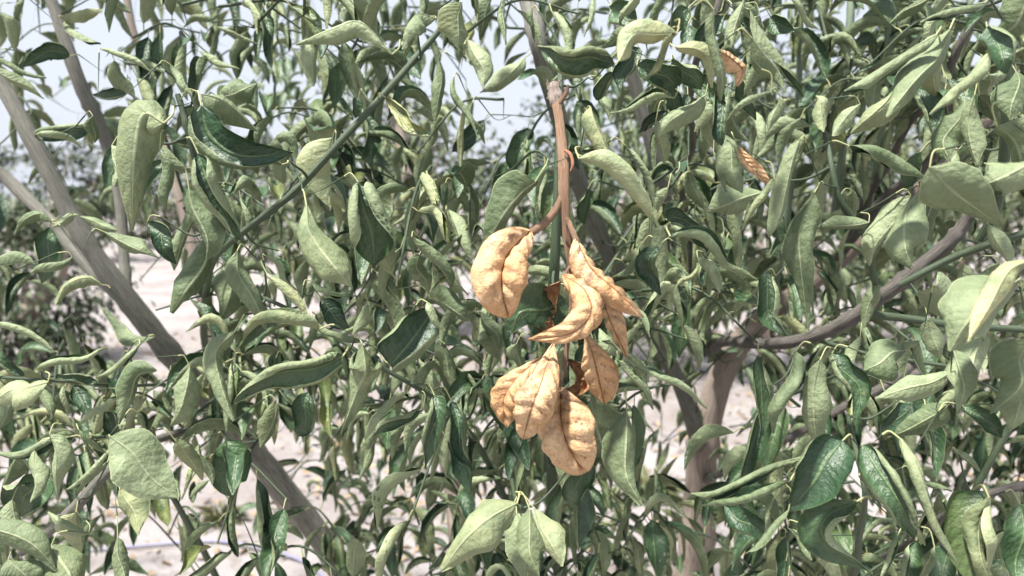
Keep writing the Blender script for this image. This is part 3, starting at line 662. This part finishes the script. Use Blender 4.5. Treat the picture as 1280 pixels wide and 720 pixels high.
L(470, 340, 500, 378, 'l', .9, .8, .2); L(350, 440, 330, 480, 'u', .7, .78, .25); L(600, 390, 625, 440, 'l', .8, .9, .22); L(460, 380, 440, 420, 'l', .8, .78, .22)
L(360, 330, 345, 372, 'l', 1.0, .76, .2); L(345, 500, 325, 560, 'l', .9, .78, .22, tone=.15); L(385, 490, 372, 545, 'u', .6, .85, .26); L(610, 470, 630, 540, 'u', .6, .86, .24)

KEYS = dict(roll=0, asym=None, kt=None, tone=0, p=1.0)
hero = []
for hi_, (x0, y0, x1, y1, f, c, d, w, mid, k) in enumerate(H):
    rng = np.random.default_rng(9000 + hi_)
    dz = rng.uniform(-.025, .03)
    A = at(x0, y0, d); B = at(x1, y1, d + dz)
    Lg = np.linalg.norm(B - A)
    if mid is None:
        mx, my = (x0 + x1) / 2, (y0 + y1) / 2
        nx, ny = -(y1 - y0), (x1 - x0)
        q = rng.uniform(-.06, .06)
        mid = (mx + nx * q, my + ny * q)
    Mp = at(mid[0], mid[1], d + dz / 2 - Lg * rng.uniform(.0, .2))
    j1 = rng.normal(size=3) * Lg * .035; j2 = rng.normal(size=3) * Lg * .045
    bez = lambda u: A * (1 - u) ** 2 + 2 * u * (1 - u) * (2 * Mp - .5 * (A + B)) + B * u * u
    hero.append(dict(i=hi_, sp=[A, bez(.3) + j1, bez(.66) + j2, B], f=f, c=c, w=w, k=k, P=A))

# ---- every leaf is joined to the nearest wood: short stalk, or a thin twig grown out to it
def attach(items, maxstalk, sink):
    """Prim-like growth; sink(item, branch id, twig points or None, end of twig)"""
    SP = np.array(SK_P); rem = list(range(len(items)))
    PP = np.array([it['P'] for it in items])
    D = np.linalg.norm(PP[:, None] - SP[None], axis=2) if len(items) * len(SP) < 4e7 else None
    best = D.argmin(1); bd = D.min(1)
    while rem:
        i = min(rem, key=lambda q: bd[q]); rem.remove(i)
        it = items[i]; j = int(best[i]); Q = SK_P[j]; b = SK_B[j]; P = it['P']; dist = bd[i]
        n0 = len(SK_P)
        if dist <= maxstalk:
            sink(it, b, None, Q)
        else:
            away = it.get('back')
            E = P + (Q - P) / dist * maxstalk * .55 + np.array([0, 0, .006])
            bow = np.array([0, 0, -1.0]) * dist * .10 + rng.normal(size=3) * dist * .05
            pts = [Q, Q * .6 + E * .4 + bow, E]
            r1 = min(SK_R[j] * .8, .0012 + dist * .007)
            sink(it, b, (pts, [r1, r1 * .75, max(.0008, r1 * .5)]), E)
            dn = catmull(pts, max(6, int(dist / .008)))
            skel(dn, b, np.linspace(r1, r1 * .6, len(dn)))
        if len(SK_P) > n0 and rem:
            new = np.array(SK_P[n0:])
            r = np.array(rem)
            Dn = np.linalg.norm(PP[r][:, None] - new[None], axis=2)
            mi = Dn.argmin(1); md = Dn[np.arange(len(r)), mi]
            up = md < bd[r]
            bd[r[up]] = md[up]; best[r[up]] = n0 + mi[up]
LEAFQ = []          # (branch id, MB, origin) for leaf objects
def hero_sink(it, b, twig, E):
    global rng
    rng = np.random.default_rng(5000 + it['i'])       # each leaf keeps its own shape
    if twig is not None:
        tube(BR[b][1], twig[0], twig[1], 1, 12, 6, .03)
    k = {**KEYS, **it['k']}
    dry = k.pop('dry', 0)
    mb = MB()
    C = sum(it['sp']) / 4
    raw = k.pop('raw', 0)
    c, w, fold = it['c'], it['w'], 0.0
    if not raw:
        if it['f'] == 'u':
            c, w = c * 1.5 + .7, w * 1.15; k['p'] = 2.2; fold = rng.uniform(.1, .45)
        elif c > 1.25:                                   # rolled up
            c = c * 1.45; w *= 1.15
            if not k['roll']: k['roll'] = rng.choice([-1, 1]) * rng.uniform(45, 115)
            fold = rng.uniform(0, .4)
        else:                                            # folded along the midrib, margins turned in
            fold = rng.uniform(.3, .85); k['p'] = rng.uniform(1.8, 3.2); c = c * 1.4 + rng.uniform(.1, .9); w *= 1.34
            if not k['roll']: k['roll'] = float(np.clip(rng.normal(0, 26), -60, 60))
    if k['asym'] is None: k['asym'] = rng.uniform(-.45, .45)
    leaf(mb, it['sp'], nrm(CAM - C), it['f'], c, w, 20, 7, petiole=E, quilt=.0009, wave=.08, twist=rng.normal(0, .55) if c < 3.5 else 0.0, fold=fold, tipx=rng.uniform(.8, 1.2),
         peak=rng.uniform(.4, .5), **k)
    LEAFQ.append((b, mb, it['P'], dry))
rng = np.random.default_rng(21)
attach(hero, .022, hero_sink)
rng = np.random.default_rng(22)

# ---------------------------------------------------------------- leafy twigs behind the traced leaves
def keep(x, y, d):
    """how much foliage the tree carries in that direction"""
    pr = 1.0
    if 590 < x < 685 and 80 < y < 175: pr = .3
    elif 20 < x < 260 and 280 < y < 460: pr = .10
    elif x < 330 and 455 < y < 560: pr = 1.0
    elif 130 < x < 440 and 555 <= y: pr = .72
    elif x < 130 and y < 170: pr = .6
    elif x < 240 and 170 <= y < 285: pr = .7
    elif y < 210 and x < 680: pr = .75
    elif y < 210 and 680 <= x: pr = 1.0
    elif 760 < x < 960 and 430 < y < 620: pr = .8
    elif 580 < x < 800 and 240 < y < 480: pr = .8
    return pr
def pix(P):
    v = P - CAM
    d = v @ FW
    return 640 + FPX * (v @ RT) / d, 360 - FPX * (v @ UP) / d, d
LIMBS = [((0, 102), (150, 362), 1.35, 26), ((150, 362), (215, 440), 1.45, 30), ((930, 420), (890, 510), 1.6, 14), ((60, 0), (140, 200), 1.3, 16), ((0, 216), (110, 330), 1.4, 12)]
def clear_of_limbs(x, y, d):
    for (ax, ay), (bx, by), dm, wd in LIMBS:
        if d > dm: continue
        ux, uy = bx - ax, by - ay
        t = min(1, max(0, ((x - ax) * ux + (y - ay) * uy) / (ux * ux + uy * uy)))
        if math.hypot(x - ax - t * ux, y - ay - t * uy) < wd + 14: return False
    return True
clusters = []
def sample(nc, d0, d1):
    i = 0
    while i < nc:
        x, y = rng.uniform(-260, 1540), rng.uniform(-190, 880)
        d = rng.uniform(d0, d1)
        inside = -40 < x < 1320 and -40 < y < 760
        if not inside and rng.random() < .45: continue
        if rng.random() > keep(x, y, d): continue
        P = at(x, y, d)
        if P[2] < .45: continue
        clusters.append(dict(P=P, d=d, inside=inside)); i += 1
sample(210, .86, 1.2)
sample(430, 1.2, 1.75)
sample(480, 1.75, 2.8)
fol, ftw = MB(), MB()
free = 300 - len(H)
cl_list = []
def cl_sink(it, b, twig, E):
    if twig is not None:
        tube(ftw, twig[0], twig[1], 0, 10, 6, .03)
    cl_list.append((it, b, E))
attach(clusters, .03, cl_sink)
cl_list.sort(key=lambda q: q[0]['d'] + (0 if q[0]['inside'] else 9))
for it, b, E in cl_list:
    P, d = E, it['d']
    # a leafy shoot: rises a little, then nods
    az = rng.uniform(0, 6.28)
    dr = nrm(np.array([math.cos(az), math.sin(az) * .6, rng.uniform(-.5, .9)]))
    ln = rng.uniform(.08, .17)
    tip = P + dr * ln + np.array([0, 0, -.03])
    pts = catmull([P, P + dr * ln * .5 + np.array([0, 0, .012]), tip], 14)
    tube(ftw, pts, [.0019, .0011], 0, 12, 6, .02)
    nl = rng.integers(5, 10)
    for i in range(nl):
        q = pts[int(2 + (11 * i) / max(1, nl - 1))]
        a = i * 2.4 + rng.random()
        side = nrm(np.cross(dr, [math.cos(a), math.sin(a), .3]))
        dirn = nrm(side * .8 + dr * .35 + np.array([0, 0, rng.uniform(-1.1, .1)]))
        ll = rng.uniform(.052, .088) * (1 if d < 1.2 else 1.08)
        st = q + dirn * .012
        d2 = nrm(dirn + np.array([0, 0, -rng.uniform(.3, 1.5)]))
        sp = [st, st + dirn * ll * .5, st + dirn * ll * .5 + d2 * ll * .5]
        okl = True
        for qq in (sp[1], sp[2]):
            kx, ky, kd = pix(qq)
            if rng.random() > keep(kx, ky, kd) ** .6 or (not clear_of_limbs(kx, ky, kd) and rng.random() < .9): okl = False
        if not okl: continue
        nv = nrm(np.array([0, 0, 1.0]) + dirn * -.2 + rng.normal(size=3) * .25)
        near = d < 1.2
        ind = free > 0 and it['inside'] and near
        mb = MB() if ind else fol
        hi = d < 1.2
        cu = float(np.clip(rng.normal(1.75, .75), .3, 3.3))
        leaf(mb, sp, None, 'u', cu, rng.uniform(.18, .25), 12 if hi else 8, 4 if hi else 3, normal=nv, quilt=.0007, wave=.08, fold=rng.uniform(.1, .8), p=float(rng.choice([1.0, 1.6, 2.6])), twist=rng.normal(0, .7), tipx=rng.uniform(.75, 1.1),
             petiole=q if hi else None, tone=min(.4, max(0, rng.normal(-.1, .25))), peak=rng.uniform(.4, .5))
        if not hi:
            tube(fol, [q, st], [.0008, .0008], 2, 3, 4)
        if ind:
            LEAFQ.append((b, mb, st, 0)); free -= 1

# ---- link the tree
bobs = []
for name, mb, mat, org in BR:
    bobs.append(mb.build(name, [mat, M_STEM], tree, org))
for b, mb, org, dry in LEAFQ:
    mats = [M_UP, M_LO, M_PET]
    if dry: mats = [M_DRYU, M_DRYL, M_PET]
    o = mb.build('leaf', mats, bobs[b], org)
    if dry: o['label'] = 'leaf dried to pale brown'
tag(fol.build('foliage', [M_UP, M_LO, M_PET], tree, BASE + [0, 0, 1.2]), kind='stuff')
tag(ftw.build('fine_twigs', [M_STEM], tree, BASE + [0, 0, 1.2]), kind='stuff')

# ================================================================ the withered twig
top = at(694, 108, .665)
dead = empty('withered_twig', top)
tag(dead, 'withered tan twig with shrivelled orange brown leaves hanging among green ones', 'twig')
DD = .64
mb = MB()
def pd(x, y, d=DD): return at(x, y, d)
def pw(px, d=DD): return px / FPX * d / 2
stem = [pd(693, 113, .694), pd(695, 124, .69), pd(699, 150, .675), pd(704, 200, .65), pd(705, 240), pd(708, 290), pd(714, 345), pd(714, 385), pd(710, 425), pd(706, 455), pd(700, 484)]
tube(mb, stem, [pw(16), pw(14), pw(12), pw(14), pw(14), pw(11), pw(7), pw(6), pw(6), pw(6), pw(4)], 0, 50, 12, .05)
tube(mb, [pd(700, 128, .665), pd(708, 116, .662), pd(710, 106, .66)], [pw(8), pw(6), pw(3)], 0, 10, 8, .06)    # splintered stub
tube(mb, [pd(705, 240), pd(697, 258, .637), pd(684, 276, .633), pd(668, 288, .628), pd(655, 296, .625)], [pw(9), pw(9), pw(10), pw(11), pw(8)], 0, 20, 8, .05)
tube(mb, [pd(707, 270), pd(714, 285, .632), pd(720, 300, .628), pd(724, 312, .626)], [pw(7), pw(7), pw(8), pw(8)], 0, 16, 8, .05)
tube(mb, [pd(714, 330), pd(709, 338, .632), pd(704, 350, .626)], [pw(4), pw(4), pw(3)], 0, 10, 8, .03)
tube(mb, [pd(714, 392), pd(722, 402, .635), pd(731, 414, .632)], [pw(4), pw(4), pw(3)], 0, 10, 8, .03)
tube(mb, [pd(712, 415), pd(702, 424, .63), pd(692, 433, .622)], [pw(4), pw(4), pw(3)], 0, 10, 8, .03)
tube(mb, [pd(708, 300, .636), pd(725, 325, .64), pd(745, 350, .642), pd(752, 360, .642)], [pw(4), pw(3), pw(3), pw(3)], 0, 12, 8, .03)
mb.build('stem', [M_DRYS], dead, top)
mb = MB()
tube(mb, [pd(691, 104, .695), pd(693, 112, .693), pd(695, 124, .69), pd(697, 134, .685)], [pw(12), pw(19), pw(20), pw(14)], 0, 14, 12, .12)
tube(mb, [pd(687, 112, .693), pd(685, 105, .692), pd(684, 99, .691)], [pw(6), pw(4), pw(1)], 0, 8, 6, .1)
tube(mb, [pd(697, 112, .69), pd(699, 103, .69), pd(702, 98, .69)], [pw(6), pw(4), pw(1)], 0, 8, 6, .1)
mb.build('snapped_end', [M_SNAP], dead)
mb = MB()
tube(mb, [pd(706, 188, .645), pd(713, 193, .638), pd(716, 205, .634), pd(713, 214, .633)], [pw(4), pw(5), pw(4), pw(1.5)], 0, 12, 8, .08)
mb.build('bud', [M_BUD], dead)
def dry(*sheets):
    """one shrivelled leaf; a lobe folded right over is a second sheet of the same mesh"""
    global rng
    mb = MB(); org = None
    for sp, f, c, w, k in sheets:
        S = [at(*q) for q in sp]
        rng = np.random.default_rng(int(sp[0][0] * 7 + sp[0][1]))
        if org is None: org = S[0]
        C = sum(S) / len(S)
        kw = dict(nt=32, ns=9, quilt=.0042, wave=.05, thick=.0006, mats=(0, 1, 1)); kw.update(k)
        leaf(mb, S, nrm(CAM - C), f, c, w, **kw)
    mb.build('dried_leaf', [M_DRYU, M_DRYL], dead, org)
dry(([(664, 288, .625), (634, 320, .61), (627, 358, .60), (635, 398, .612)], 'l', 2.0, .325, dict(fold=-1.05, asym=.12, peak=.5, tipx=.85)))
dry(([(719, 297, .628), (738, 335, .615), (768, 362, .61), (804, 397, .618)], 'l', 2.7, .22, dict(asym=.15, roll=-55, twist=.5)))
dry(([(750, 352, .640), (760, 392, .628), (784, 447, .632)], 'l', 2.6, .21, dict(asym=-.1, roll=50, twist=-.5)))
dry(([(703, 344, .626), (730, 362, .605), (738, 392, .592), (712, 417, .588), (660, 424, .605)], 'l', 1.6, .155, dict(asym=.25, roll=-18, twist=.5, peak=.42)),
    ([(700, 352, .634), (684, 376, .648), (682, 402, .645), (698, 422, .620)], 'u', .9, .15, dict(asym=.1, twist=.4)))
dry(([(692, 429, .622), (676, 480, .588), (664, 512, .584), (654, 549, .597)], 'l', 1.7, .215, dict(fold=-.2, asym=-.2, peak=.6, tipx=.7)),
    ([(686, 440, .624), (646, 474, .606), (630, 500, .602), (634, 534, .606)], 'l', 1.5, .20, dict(fold=-.3, asym=.1, peak=.6, roll=18)))
dry(([(701, 484, .638), (701, 520, .618), (710, 555, .608), (732, 591, .615)], 'l', 2.2, .365, dict(fold=-1.1, asym=-.12, peak=.56, tipx=.7, quilt=.005)))
dry(([(731, 413, .632), (743, 450, .618), (756, 505, .625)], 'l', 1.4, .29, dict(asym=.2, peak=.7, roll=12, twist=.3, tipx=.75)))
dry(([(708, 448, .645), (730, 468, .65), (722, 486, .65), (698, 490, .645)], 'u', 1.2, .15, {}))
